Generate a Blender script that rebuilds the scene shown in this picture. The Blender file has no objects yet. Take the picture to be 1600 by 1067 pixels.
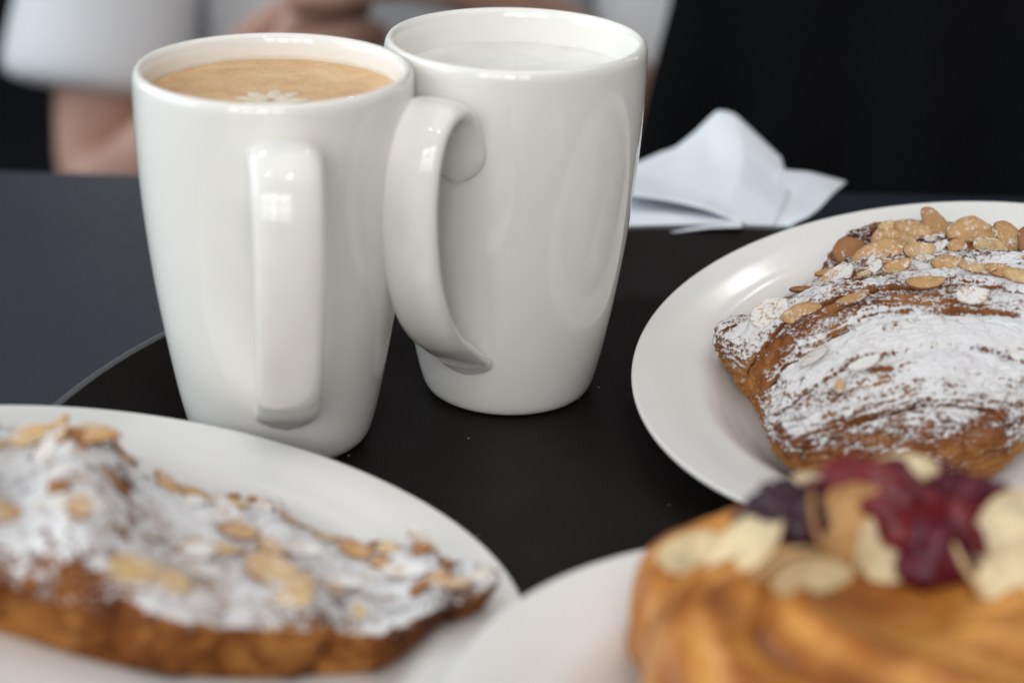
import bpy, bmesh, math, random
import numpy as np
from mathutils import Vector, Matrix

# ------------------------------------------------------------------ camera, world, light
scene = bpy.context.scene
COL = scene.collection
A = np.array

CAM_H, PITCH, ROLL = 0.2838, 0.3984, 0.0262
fw = Vector((0, math.cos(PITCH), -math.sin(PITCH)))
up = Vector((0, math.sin(PITCH), math.cos(PITCH)))
rt = Vector((1, 0, 0))
r2 = rt * math.cos(ROLL) + up * math.sin(ROLL)
u2 = -rt * math.sin(ROLL) + up * math.cos(ROLL)
cam = bpy.data.cameras.new('camera')
cam_o = bpy.data.objects.new('camera', cam)
COL.objects.link(cam_o)
M = Matrix.Identity(4)
for i in range(3):
    M[i][0], M[i][1], M[i][2] = r2[i], u2[i], -fw[i]
M[2][3] = CAM_H
cam_o.matrix_world = M
cam.sensor_width = 36.0
cam.lens = 3134.2 / 1600 * 36
cam.clip_start, cam.clip_end = 0.02, 60
cam.dof.use_dof = True
cam.dof.focus_distance = 0.668
cam.dof.aperture_fstop = 5.4
scene.camera = cam_o

world = bpy.data.worlds.new('World')
scene.world = world
world.use_nodes = True
bg = world.node_tree.nodes['Background']
bg.inputs[0].default_value = (0.90, 0.95, 1.0, 1)
bg.inputs[1].default_value = 0.19


def area(name, loc, target, sx, sy, power, color):
    l = bpy.data.lights.new(name, 'AREA')
    l.shape = 'RECTANGLE'
    l.size, l.size_y, l.energy, l.color = sx, sy, power, color
    o = bpy.data.objects.new(name, l)
    COL.objects.link(o)
    o.location = loc
    o.rotation_euler = (Vector(target) - Vector(loc)).to_track_quat('-Z', 'Y').to_euler()
    return o


area('window_light', (-2.1, 0.75, 0.95), (-0.3, 0.7, 0.25), 3.0, 1.5, 46, (0.84, 0.94, 1.0))
area('side_window_light', (1.9, 2.3, 0.95), (0, 0.6, 0.05), 0.35, 1.3, 3.5, (0.93, 0.97, 1.0))
area('ceiling_light', (0.55, 0.45, 2.1), (0.1, 0.55, 0.0), 2.4, 2.0, 17, (1.0, 0.98, 0.96))
for iz, (z, pw) in enumerate(((1.52, 5.6), (0.98, 4.2), (0.60, 1.6))):      # a window of separate panes behind the viewer
    for ix, x in enumerate((-1.25, -0.72, -0.19, 0.34)):
        area('front_window_light', (x, -1.80, z), (x, -0.80, z - 0.45), 0.42, 0.42 if iz < 2 else 0.22, pw * (1.0, 0.7, 1.1, 0.75)[ix] * 0.95, (1.0, 0.985, 0.965))
for i, (x, y) in enumerate(((-0.55, -0.15), (0.25, -0.35), (-0.9, 1.7), (0.5, 1.9))):
    area('ceiling_spot', (x, y, 2.0), (0, 0.6, 0.0), 0.09, 0.07, 1.6, (1.0, 0.97, 0.93))

scene.view_settings.view_transform = 'Standard'
scene.view_settings.look = 'None'
scene.view_settings.exposure = 0.0
scene.view_settings.gamma = 1.0
scene.view_settings.use_curve_mapping = False
scene.cycles.use_denoising = True
scene.cycles.max_bounces = 8
scene.cycles.sample_clamp_indirect = 6.0

rng = random.Random(7)
nrg = np.random.RandomState(11)


# ------------------------------------------------------------------ helpers
def tag(o, label=None, cat=None, group=None, kind=None):
    if label: o['label'] = label
    if cat: o['category'] = cat
    if group: o['group'] = group
    if kind: o['kind'] = kind
    return o


def empty(name, loc=(0, 0, 0)):
    o = bpy.data.objects.new(name, None)
    COL.objects.link(o)
    o.location = loc
    return o


def link(name, mesh, mat=None, parent=None, smooth=True):
    o = bpy.data.objects.new(name, mesh)
    COL.objects.link(o)
    if mat is not None and not mesh.materials:
        mesh.materials.append(mat)
    if parent is not None:
        o.parent = parent
    if smooth:
        mesh.polygons.foreach_set('use_smooth', [True] * len(mesh.polygons))
    return o


def mesh_np(name, V, F):
    m = bpy.data.meshes.new(name)
    m.from_pydata([tuple(v) for v in V], [], [tuple(int(i) for i in f) for f in F])
    m.update()
    return m


def mesh_grid(name, P, close_u=False):
    """P is (n, m, 3); quads between neighbouring rows and columns."""
    n, m = P.shape[:2]
    idx = np.arange(n * m).reshape(n, m)
    if close_u:
        idx = np.vstack([idx, idx[:1]])
    q = np.stack([idx[:-1, :-1], idx[1:, :-1], idx[1:, 1:], idx[:-1, 1:]], -1).reshape(-1, 4)
    me = bpy.data.meshes.new(name)
    me.vertices.add(n * m)
    me.vertices.foreach_set('co', P.reshape(-1).astype(np.float32))
    me.loops.add(q.size)
    me.loops.foreach_set('vertex_index', q.reshape(-1).astype(np.int32))
    me.polygons.add(len(q))
    me.polygons.foreach_set('loop_start', np.arange(0, q.size, 4, dtype=np.int32))
    me.update(calc_edges=True)
    me.validate()
    return me


def add_attr(me, name, vals):
    a = me.attributes.new(name, 'FLOAT', 'POINT')
    a.data.foreach_set('value', np.asarray(vals, np.float32).reshape(-1))


def lathe(name, prof, seg=128):
    prof = A(prof, float)
    t = np.linspace(0, 2 * np.pi, seg, endpoint=False)
    P = np.zeros((seg, len(prof), 3))
    P[:, :, 0] = np.cos(t)[:, None] * prof[None, :, 0]
    P[:, :, 1] = np.sin(t)[:, None] * prof[None, :, 0]
    P[:, :, 2] = prof[None, :, 1]
    return mesh_grid(name, P, close_u=True)


def spline(pts, n):
    """Catmull-Rom through the points, n samples."""
    pts = A(pts, float)
    k = len(pts)
    ext = np.vstack([2 * pts[0] - pts[1], pts, 2 * pts[-1] - pts[-2]])
    d = np.r_[0, np.cumsum(np.linalg.norm(np.diff(pts, axis=0), axis=1))]
    s = np.linspace(0, d[-1], n)
    i = np.clip(np.searchsorted(d, s, side='right') - 1, 0, k - 2)
    u = ((s - d[i]) / np.maximum(d[i + 1] - d[i], 1e-12))[:, None]
    p0, p1, p2, p3 = ext[i], ext[i + 1], ext[i + 2], ext[i + 3]
    return 0.5 * (2 * p1 + (p2 - p0) * u + (2 * p0 - 5 * p1 + 4 * p2 - p3) * u ** 2 + (3 * p1 - p0 - 3 * p2 + p3) * u ** 3)


_T = np.random.RandomState(3).rand(4096)


def vnoise(P, seed=0):
    P = np.asarray(P, float) + seed * 17.31
    i = np.floor(P).astype(np.int64)
    f = P - i
    f = f * f * (3 - 2 * f)

    def h(a, b, c):
        return _T[(a * 73856093 ^ b * 19349663 ^ c * 83492791) & 4095]
    x, y, z = i[..., 0], i[..., 1], i[..., 2]
    fx, fy, fz = f[..., 0], f[..., 1], f[..., 2]
    r = 0
    for dx in (0, 1):
        for dy in (0, 1):
            for dz in (0, 1):
                w = (fx if dx else 1 - fx) * (fy if dy else 1 - fy) * (fz if dz else 1 - fz)
                r = r + w * h(x + dx, y + dy, z + dz)
    return r * 2 - 1


def fbm(P, octv=4, seed=0):
    s, a, r = 0, 1.0, 1.0
    for k in range(octv):
        s = s + a * vnoise(np.asarray(P) * r, seed + k)
        a *= 0.5
        r *= 2.03
    return s


def sstep(a, b, x):
    t = np.clip((x - a) / (b - a), 0, 1)
    return t * t * (3 - 2 * t)


# ------------------------------------------------------------------ materials
class NT:
    def __init__(s, name):
        s.m = bpy.data.materials.new(name)
        s.m.use_nodes = True
        s.t = s.m.node_tree
        s.b = s.t.nodes['Principled BSDF']

    def n(s, typ, **kw):
        nd = s.t.nodes.new(typ)
        for k, v in kw.items():
            setattr(nd, k, v)
        return nd

    def l(s, a, b):
        s.t.links.new(a, b)

    def set(s, **kw):
        for k, v in kw.items():
            s.b.inputs[k.replace('_', ' ')].default_value = v
        return s

    def coord(s, kind='Object'):
        return s.n('ShaderNodeTexCoord').outputs[kind]

    def noise(s, scale, detail=4, rough=0.55, vec=None, dist=0.0):
        nd = s.n('ShaderNodeTexNoise')
        nd.inputs['Scale'].default_value = scale
        nd.inputs['Detail'].default_value = detail
        nd.inputs['Roughness'].default_value = rough
        nd.inputs['Distortion'].default_value = dist
        s.l(vec if vec is not None else s.coord(), nd.inputs['Vector'])
        return nd.outputs['Fac']

    def ramp(s, fac, stops):
        nd = s.n('ShaderNodeValToRGB')
        e = nd.color_ramp.elements
        while len(e) < len(stops):
            e.new(0.5)
        for el, (p, c) in zip(e, stops):
            el.position = p
            el.color = (*c, 1) if len(c) == 3 else c
        s.l(fac, nd.inputs[0])
        return nd.outputs[0]

    def math(s, op, a, b=None, clamp=False):
        nd = s.n('ShaderNodeMath', operation=op, use_clamp=clamp)
        for k, v in enumerate((a, b)):
            if v is None: continue
            if isinstance(v, (int, float)): nd.inputs[k].default_value = v
            else: s.l(v, nd.inputs[k])
        return nd.outputs[0]

    def mix(s, fac, a, b):
        nd = s.n('ShaderNodeMix', data_type='RGBA')
        for k, v in ((0, fac), (6, a), (7, b)):
            if isinstance(v, (int, float)): nd.inputs[k].default_value = v
            elif isinstance(v, tuple): nd.inputs[k].default_value = (*v, 1)
            else: s.l(v, nd.inputs[k])
        return nd.outputs[2]

    def bump(s, height, dist, strength=1.0):
        nd = s.n('ShaderNodeBump')
        nd.inputs['Distance'].default_value = dist
        nd.inputs['Strength'].default_value = strength
        s.l(height, nd.inputs['Height'])
        s.l(nd.outputs[0], s.b.inputs['Normal'])

    def attr(s, name):
        return s.n('ShaderNodeAttribute', attribute_name=name).outputs['Fac']

    def color(s, c):
        s.l(c, s.b.inputs['Base Color'])


def simple(name, col, rough, **kw):
    t = NT(name)
    t.set(Base_Color=(*col, 1), Roughness=rough, **kw)
    return t.m


def glaze(name, col, rough):
    t = NT(name)
    n = t.noise(60, 3)
    c = t.ramp(n, [(0.3, tuple(v * 0.975 for v in col)), (0.7, col)])
    t.color(c)
    r = t.ramp(t.noise(35, 4), [(0.3, (rough * 0.8,) * 3), (0.75, (rough * 1.35,) * 3)])
    t.l(r, t.b.inputs['Roughness'])
    t.set(IOR=1.5, Subsurface_Weight=0.12, Subsurface_Scale=0.004, Subsurface_Radius=(1.0, 0.9, 0.75))
    t.bump(t.noise(28, 2), 0.0003, 0.12)
    return t.m


MAT_MUG = glaze('mug porcelain', (0.83, 0.815, 0.775), 0.055)
MAT_PLATE = glaze('plate porcelain', (0.79, 0.775, 0.75), 0.16)


def tray_mat():
    t = NT('tray plastic')
    co = t.coord()
    w = []
    for d in ('X', 'Y'):
        nd = t.n('ShaderNodeTexWave', bands_direction=d)
        nd.inputs['Scale'].default_value = 235
        nd.inputs['Distortion'].default_value = 0.3
        t.l(co, nd.inputs['Vector'])
        w.append(nd.outputs['Fac'])
    weave = t.math('MULTIPLY', w[0], w[1])
    big = t.noise(14, 4)
    base = t.ramp(big, [(0.3, (0.0070, 0.0056, 0.0052)), (0.7, (0.0108, 0.0084, 0.0076))])
    # stray sugar dust and crumbs
    v = t.n('ShaderNodeTexVoronoi')
    v.inputs['Scale'].default_value = 210
    t.l(co, v.inputs['Vector'])
    dot = t.math('LESS_THAN', v.outputs['Distance'], 0.085)
    sel = t.math('GREATER_THAN', t.noise(23, 2), 0.55)
    cellsel = t.math('GREATER_THAN', v.outputs['Color'], 0.62)
    dust = t.math('MULTIPLY', t.math('MULTIPLY', dot, sel), cellsel)
    t.color(t.mix(t.math('MULTIPLY', dust, 0.5), base, (0.55, 0.53, 0.5)))
    r = t.ramp(t.noise(40, 3), [(0.3, (0.40,) * 3), (0.7, (0.52,) * 3)])
    t.l(r, t.b.inputs['Roughness'])
    t.set(Specular_IOR_Level=0.11)
    t.bump(weave, 0.00011, 0.45)
    return t.m


MAT_TRAY = tray_mat()


def table_mat():
    t = NT('table laminate')
    n = t.noise(9, 5)
    t.color(t.ramp(n, [(0.3, (0.017, 0.021, 0.029)), (0.7, (0.021, 0.026, 0.035))]))
    r = t.ramp(t.noise(160, 3), [(0.3, (0.36,) * 3), (0.7, (0.46,) * 3)])
    t.l(r, t.b.inputs['Roughness'])
    t.bump(t.noise(900, 2), 0.0001, 0.35)
    return t.m


MAT_TABLE = table_mat()


def crust_mat(name, dark, mid, light, scale=1.0, coat=0.0, flake=420, sugar_scale=760):
    """Baked dough; the 'bake' attribute is how far it browned, 'sugar' how much was sifted on it."""
    t = NT(name)
    co = t.coord()
    bake = t.attr('bake')
    f = t.math('ADD', bake, t.math('MULTIPLY', t.math('SUBTRACT', t.noise(150 * scale, 5, 0.68), 0.5), 1.3))
    crust = t.ramp(f, [(0.12, light), (0.48, mid), (0.9, dark)])
    if coat == 0:
        s = t.attr('sugar')
        fine = t.noise(2300, 3, 0.65)
        mid_ = t.noise(sugar_scale, 4, 0.68)
        coarse = t.noise(sugar_scale * 0.22, 3, 0.6)
        g = t.math('ADD', t.math('MULTIPLY', t.math('SUBTRACT', mid_, 0.5), 3.0), t.math('MULTIPLY', t.math('SUBTRACT', coarse, 0.5), 1.5))
        g = t.math('ADD', g, t.math('MULTIPLY', t.math('SUBTRACT', fine, 0.5), 1.1))
        sm = t.math('ADD', s, g)
        fac = t.ramp(sm, [(0.18, (0, 0, 0)), (0.42, (0.70, 0.70, 0.70)), (0.72, (1, 1, 1))])
        fac = t.math('MULTIPLY', fac, 0.95)
        t.color(t.mix(fac, crust, (0.87, 0.87, 0.88)))
        t.l(t.math('ADD', t.math('MULTIPLY', fac, 0.38), 0.56), t.b.inputs['Roughness'])
        hgt = t.math('ADD', t.math('MULTIPLY', fac, 0.35), t.math('MULTIPLY', t.noise(flake, 6, 0.72), 1.0))
        t.bump(hgt, 0.0011, 1.0)
    else:
        t.color(crust)
        t.set(Roughness=0.42, Coat_Weight=coat, Coat_Roughness=0.22)
        t.bump(t.noise(flake, 4, 0.6), 0.0004, 0.5)
    t.set(Subsurface_Weight=0.12, Subsurface_Scale=0.003, Subsurface_Radius=(1.0, 0.45, 0.2), Specular_IOR_Level=0.15)
    return t.m


MAT_CROISSANT = crust_mat('croissant crust', (0.090, 0.025, 0.009), (0.275, 0.098, 0.030), (0.47, 0.220, 0.070))
MAT_CROISSANT2 = crust_mat('dark croissant crust', (0.050, 0.013, 0.004), (0.215, 0.068, 0.014), (0.46, 0.20, 0.048))
MAT_BUN = crust_mat('glazed bun crust', (0.130, 0.032, 0.005), (0.350, 0.118, 0.020), (0.58, 0.27, 0.066), 0.35, 0.18, 260)


def almond_mat(name, col, edge, dust=0.0):
    t = NT(name)
    rnd = t.n('ShaderNodeObjectInfo').outputs['Random']
    co = t.n('ShaderNodeVectorMath', operation='ADD')
    t.l(t.coord(), co.inputs[0])
    t.l(rnd, co.inputs[1])
    n = t.noise(210, 5, 0.65, co.outputs[0])
    c = t.ramp(n, [(0.28, tuple(v * 0.62 for v in col)), (0.5, col), (0.75, tuple(min(1, v * 1.18) for v in col))])
    c = t.mix(t.math('MULTIPLY', rnd, 0.30), c, tuple(v * 0.6 for v in col))
    c = t.mix(t.attr('rim'), c, edge)
    rough = 0.42
    if dust > 0:
        f = t.ramp(t.math('ADD', t.math('MULTIPLY', t.noise(820, 4, 0.7, co.outputs[0]), 0.6), t.math('MULTIPLY', t.noise(150, 3, 0.6, co.outputs[0]), 0.4)),
                   [(0.60 - 0.24 * dust, (0, 0, 0)), (0.70 - 0.24 * dust, (1, 1, 1))])
        c = t.mix(t.math('MULTIPLY', f, 0.92), c, (0.82, 0.82, 0.82))
        rough = 0.6
    t.color(c)
    t.set(Roughness=rough, Subsurface_Weight=0.2, Subsurface_Scale=0.002, Subsurface_Radius=(1, 0.6, 0.3))
    t.bump(t.noise(520, 4, 0.65, co.outputs[0]), 0.0005, 0.7)
    return t.m


MAT_ALMOND = [almond_mat('toasted almond', (0.58, 0.34, 0.14), (0.24, 0.085, 0.022), 0.30),
              almond_mat('pale almond', (0.62, 0.42, 0.20), (0.30, 0.12, 0.035), 0.35),
              almond_mat('brown almond', (0.38, 0.165, 0.052), (0.13, 0.040, 0.012), 0.12),
              almond_mat('sugared almond', (0.54, 0.31, 0.13), (0.42, 0.22, 0.09), 0.85),
              almond_mat('clean toasted almond', (0.55, 0.31, 0.11), (0.36, 0.15, 0.045)),
              almond_mat('clean pale almond', (0.72, 0.59, 0.36), (0.55, 0.36, 0.17))]


# ------------------------------------------------------------------ table, tray, floor
def rounded_slab(name, x0, x1, y0, y1, z0, z1, bev, mat):
    bm = bmesh.new()
    vs = [bm.verts.new((x, y, z)) for z in (z0, z1) for x, y in ((x0, y0), (x1, y0), (x1, y1), (x0, y1))]
    for f in ((3, 2, 1, 0), (4, 5, 6, 7), (0, 1, 5, 4), (1, 2, 6, 5), (2, 3, 7, 6), (3, 0, 4, 7)):
        bm.faces.new([vs[i] for i in f])
    bmesh.ops.bevel(bm, geom=bm.edges[:], offset=bev, segments=3, affect='EDGES', profile=0.5)
    me = bpy.data.meshes.new(name)
    bm.to_mesh(me)
    bm.free()
    return link(name, me, mat, smooth=False)


TRAY_C, TRAY_R = (0.094, 0.507), 0.243
TABLE_Z = -0.0045
table = empty('cafe_table', (0.1, 0.4, -0.75))
tag(table, 'dark blue-grey laminate cafe table carrying the round black tray', 'table')
top = rounded_slab('tabletop', -1.0, 1.3, -0.45, 0.872, TABLE_Z - 0.028, TABLE_Z, 0.004, MAT_TABLE)
top.parent = table
top.matrix_parent_inverse = Matrix.Translation(table.location).inverted()
MAT_LEG = simple('table steel', (0.02, 0.02, 0.022), 0.35, Metallic=0.6)
for lx, ly in ((-0.8, -0.3), (1.1, -0.3), (-0.8, 0.74), (1.1, 0.74)):
    P = lathe('leg', [(0.0, TABLE_Z - 0.0285), (0.022, TABLE_Z - 0.0285), (0.017, -0.72), (0.026, -0.735), (0.026, -0.749), (0.0, -0.749)], 24)
    o = link('leg', P, MAT_LEG, table)
    o.location = (lx - 0.1, ly - 0.4, 0.75)

RB = TRAY_R - 0.021
tp = [(0.0, 0.0), (RB - 0.012, 0.0), (RB - 0.006, 0.0006), (RB, 0.0026), (RB + 0.006, 0.0068), (RB + 0.0125, 0.0135),
      (TRAY_R - 0.002, 0.0195), (TRAY_R - 0.0008, 0.0203), (TRAY_R, 0.0199), (TRAY_R + 0.0006, 0.0188), (TRAY_R - 0.001, 0.0172),
      (RB + 0.0145, 0.0100), (RB + 0.009, 0.0042), (RB + 0.003, -0.0005), (RB - 0.003, -0.003), (RB - 0.008, -0.0042), (0.0, -0.0042)]
tray = link('serving_tray', lathe('serving_tray', tp, 256), MAT_TRAY)
tray.location = (*TRAY_C, 0)
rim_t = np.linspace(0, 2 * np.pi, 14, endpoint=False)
rim = link('rim', lathe('rim', np.stack([TRAY_R - 0.0006 + 0.00115 * np.cos(rim_t), 0.0198 + 0.0011 * np.sin(rim_t)], 1)[list(range(14)) + [0]], 256), simple('tray rim highlight grey', (0.10, 0.10, 0.105), 0.28), tray)  # paler grey painted on the lip stands in for its window-lit highlight
tag(tray, 'round black non-slip plastic tray with a raised rim under the mugs', 'tray')


def floor_mat():
    t = NT('dark floor')
    t.color(t.ramp(t.noise(3, 4), [(0.3, (0.004, 0.005, 0.008)), (0.7, (0.007, 0.009, 0.013))]))
    t.set(Roughness=0.8, Specular_IOR_Level=0.08)
    return t.m


fl = mesh_np('floor', [(-8, -3, -0.755), (8, -3, -0.755), (8, 12, -0.755), (-8, 12, -0.755)], [(0, 1, 2, 3)])
tag(link('floor', fl, floor_mat(), smooth=False), kind='structure')

# ------------------------------------------------------------------ mugs
HM, RM = 0.1226, 0.0427
MUG_OUT = [(0.0, 0.0016), (0.022, 0.0016), (0.0243, 0.0004), (0.0262, 0.0), (0.0278, 0.0008), (0.0291, 0.0030), (0.0302, 0.0065), (0.0312, 0.0105), (0.0332, 0.0200),
           (0.0358, 0.0350), (0.0381, 0.0500), (0.0399, 0.0650), (0.0413, 0.0800), (0.0422, 0.0950), (0.04265, 0.1080), (RM, 0.1175),
           (RM - 0.0001, 0.1198), (RM - 0.0005, 0.1213), (RM - 0.0011, 0.1222), (RM - 0.0019, HM), (RM - 0.0027, 0.1222), (RM - 0.0034, 0.1212), (RM - 0.0038, 0.1196)]
MUG_IN = [(0.0386, 0.1175), (0.0386, 0.1080), (0.0382, 0.0950), (0.0373, 0.0800), (0.0358, 0.0650), (0.0338, 0.0500), (0.0315, 0.0350), (0.0285, 0.0180), (0.0255, 0.0090), (0.0, 0.0070)]


def out_r(z):
    return float(np.interp(z, [q[1] for q in MUG_OUT[3:16]], [q[0] for q in MUG_OUT[3:16]]))


def mug_body():
    a = spline(MUG_OUT[2:], 90)
    b = spline(MUG_IN[:-1], 50)
    return lathe('body', np.vstack([MUG_OUT[:2], a, b, MUG_IN[-1:]]), 160)


def handle_mesh():
    """Broad ribbon ear: swept along +X, its ends sunk into the wall of the mug."""
    path = spline([(out_r(0.087) - 0.0012, 0.0860), (out_r(0.093) + 0.0004, 0.0930), (out_r(0.100) + 0.0024, 0.1005), (0.0487, 0.1080), (0.0545, 0.1120), (0.0612, 0.1120), (0.0676, 0.1078), (0.0716, 0.1000), (0.0733, 0.0900),
                   (0.0731, 0.0790), (0.0712, 0.0675), (0.0676, 0.0562), (0.0620, 0.0460), (0.0550, 0.0377), (0.0475, 0.0318), (0.0415, 0.0274), (out_r(0.0225) + 0.0012, 0.0226), (out_r(0.018) - 0.0010, 0.0180)], 120)
    n = len(path)
    s = np.linspace(0, 1, n)
    tan = np.gradient(path, axis=0)
    tan /= np.linalg.norm(tan, axis=1)[:, None]
    nor = np.stack([-tan[:, 1], tan[:, 0]], 1)
    end = np.minimum(s / 0.075, (1 - s) / 0.032)
    cap = np.sqrt(np.clip(1 - (1 - np.clip(end, 0.02, 1)) ** 2, 0.01, 1))
    hw = (0.0107 - 0.0006 * np.sin(np.pi * s) - 0.0008 * s) * cap
    th = 0.0036 * (0.70 + 0.30 * cap)
    k = 44
    ang = np.linspace(0, 2 * np.pi, k, endpoint=False)
    cx = np.sign(np.cos(ang)) * np.abs(np.cos(ang)) ** 0.72
    cy = np.sign(np.sin(ang)) * np.abs(np.sin(ang)) ** 0.85
    P = np.zeros((k, n, 3))
    for j in range(n):
        off = cy * th[j] * (1 - 0.12 * cx ** 2)
        P[:, j, 0] = path[j, 0] + nor[j, 0] * off
        P[:, j, 2] = path[j, 1] + nor[j, 1] * off
        P[:, j, 1] = cx * hw[j]
    return mesh_grid('handle', P, close_u=True)


BODY, HANDLE = mug_body(), handle_mesh()
MUGS = {}


def mug(pos, rz, label):
    e = empty('mug', (*pos, 0.0003))
    e.rotation_euler = (0, 0, rz)
    link('body', BODY, MAT_MUG, e)
    link('handle', HANDLE, MAT_MUG, e)
    tag(e, label, 'mug', 'tall white mugs on the tray')
    return e


M1, M2 = (-0.0746, 0.5930), (-0.0012, 0.6362)
mug(M1, math.atan2(-0.593, 0.0746) + math.radians(2.5), 'tall white porcelain mug of latte, its handle pointing straight at the viewer')
mug(M2, math.radians(-90 - 25), 'tall white porcelain mug of milk, its broad curved handle seen from the side')


def disc(name, r, zc, rings=40, seg=96, amp=0.0002, seed=0, men=0.0006):
    rr = np.linspace(0, 1, rings)
    t = np.linspace(0, 2 * np.pi, seg, endpoint=False)
    X = np.cos(t)[:, None] * rr[None] * r
    Y = np.sin(t)[:, None] * rr[None] * r
    P = np.stack([X, Y, np.zeros_like(X)], -1)
    P[..., 2] = zc + amp * fbm(np.stack([X * 180, Y * 180, 0 * X + seed], -1), 3) + men * sstep(0.94, 1.0, rr)[None]
    return mesh_grid(name, P, close_u=True)


def coffee_mat():
    t = NT('latte foam')
    co = t.coord()
    n1 = t.noise(70, 5, 0.65, co, 1.2)
    n2 = t.noise(900, 3, 0.7)
    f = t.math('ADD', t.math('MULTIPLY', n1, 0.65), t.math('MULTIPLY', n2, 0.35))
    base = t.ramp(f, [(0.30, (0.50, 0.285, 0.135)), (0.5, (0.66, 0.425, 0.225)), (0.7, (0.76, 0.56, 0.36))])
    v = t.n('ShaderNodeTexVoronoi')
    v.inputs['Scale'].default_value = 520
    t.l(co, v.inputs['Vector'])
    pit = t.math('LESS_THAN', v.outputs['Distance'], 0.13)
    t.color(t.mix(t.math('MULTIPLY', pit, 0.35), base, (0.25, 0.11, 0.04)))
    t.set(Roughness=0.45, Subsurface_Weight=0.15, Subsurface_Scale=0.002)
    t.bump(t.math('SUBTRACT', n2, t.math('MULTIPLY', pit, 0.6)), 0.0003, 0.5)
    return t.m


def foam_mat():
    t = NT('milk foam')
    n2 = t.noise(900, 3, 0.7)
    v = t.n('ShaderNodeTexVoronoi')
    v.inputs['Scale'].default_value = 650
    t.l(t.coord(), v.inputs['Vector'])
    pit = t.math('MULTIPLY', t.math('LESS_THAN', v.outputs['Distance'], 0.16), t.math('GREATER_THAN', t.noise(120, 3), 0.52))
    base = t.ramp(t.noise(70, 5, 0.6), [(0.3, (0.74, 0.72, 0.675)), (0.7, (0.83, 0.815, 0.78))])
    t.color(t.mix(t.math('MULTIPLY', pit, 0.25), base, (0.55, 0.52, 0.46)))
    t.set(Roughness=0.4, Subsurface_Weight=0.2, Subsurface_Scale=0.003)
    t.bump(t.math('SUBTRACT', n2, pit), 0.0003, 0.5)
    return t.m


MAT_FOAM = foam_mat()
coffee = link('latte_coffee', disc('latte_coffee', 0.03862, 0.1140), coffee_mat())
coffee.location = (*M1, 0)
tag(coffee, 'tan latte surface with a white foam flower inside the left mug', 'coffee')
def film_mat():
    t = NT('coffee film')
    sep = t.n('ShaderNodeSeparateXYZ')
    t.l(t.coord(), sep.inputs[0])
    h = t.math('DIVIDE', t.math('SUBTRACT', sep.outputs['Z'], 0.1140), 0.0036)
    a = t.math('SUBTRACT', t.math('ADD', 0.62, t.math('MULTIPLY', t.math('SUBTRACT', t.noise(90, 2, 0.5), 0.5), 0.7)), h, True)
    t.l(t.math('MULTIPLY', a, 0.55, True), t.b.inputs['Alpha'])
    t.set(Base_Color=(0.72, 0.55, 0.33, 1), Roughness=0.3)
    return t.m


link('foam_film', lathe('foam_film', [(0.03845, 0.1138), (0.03848, 0.1150), (0.03850, 0.1176)], 128), film_mat(), coffee)
milk = link('milk_foam', disc('milk_foam', 0.03862, 0.1106, seed=5), MAT_FOAM)
milk.location = (*M2, 0)
tag(milk, 'flat white milk foam filling the mug behind the latte', 'milk')


def petal_mesh(L, W):
    n, m = 16, 9
    s = np.linspace(0, 1, n)[:, None]
    w = np.linspace(-1, 1, m)[None]
    wid = W * np.sqrt(np.clip(1 - ((s - 0.62) / np.where(s > 0.62, 0.385, 0.66)) ** 2, 0.004, 1))
    P = np.zeros((n, m, 3))
    P[..., 0] = 0.0012 + s * L
    P[..., 1] = w * wid
    P[..., 2] = 0.00045 * (1 - w ** 2) * np.sin(np.pi * np.clip(s, 0.03, 0.97)) - 0.0001
    return mesh_grid('petal', P)


def petal_mat():
    t = NT('poured milk')
    t.color(t.ramp(t.noise(420, 4, 0.7), [(0.35, (0.66, 0.52, 0.35)), (0.6, (0.77, 0.70, 0.58))]))
    t.set(Roughness=0.5, Subsurface_Weight=0.2, Subsurface_Scale=0.003)
    return t.m


PETAL, MAT_PETAL = petal_mesh(0.0102, 0.0021), petal_mat()
for k in range(9):
    o = link('petal', PETAL, MAT_PETAL, coffee)
    o.location = (0.0, -0.0075, 0.1142)
    o.rotation_euler = (0, 0, 2 * math.pi * k / 9 + 0.16 + 0.08 * (k % 2))

# ------------------------------------------------------------------ plates
PLATE_R = 0.105
WELL = -0.0165      # well surface below the rim plane
PLATE_PROF = [(0.0, WELL), (0.060, WELL), (0.066, WELL + 0.0003), (0.0705, WELL + 0.0016), (0.0745, WELL + 0.0046), (0.0785, WELL + 0.0085), (0.0825, WELL + 0.0112),
              (0.088, -0.0038), (0.096, -0.0016), (0.1035, -0.0001), (0.1044, 0.0001), (0.1049, -0.0004), (0.105, -0.0012), (0.1046, -0.0022), (0.1030, -0.0032),
              (0.094, -0.0052), (0.086, -0.0085), (0.079, -0.0130), (0.073, -0.0175), (0.066, -0.0195), (0.0600, -0.0198), (0.0585, -0.0212), (0.0555, -0.0212), (0.0545, -0.0196), (0.0, -0.0196)]


def plate_mesh():
    p = A(PLATE_PROF)
    a = spline(p[1:14], 70)
    b = spline(p[13:21], 30)
    return lathe('dinner_plate', np.vstack([p[:1], a, b[1:], p[21:]]), 200)


PLATE = plate_mesh()


def frame(c, a, b):
    n = Vector((-a, -b, 1)).normalized()
    e1 = Vector((1, 0, a)).normalized()
    e2 = n.cross(e1)
    m = Matrix.Identity(4)
    for i in range(3):
        m[i][0], m[i][1], m[i][2], m[i][3] = e1[i], e2[i], n[i], c[i]
    return m


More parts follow.
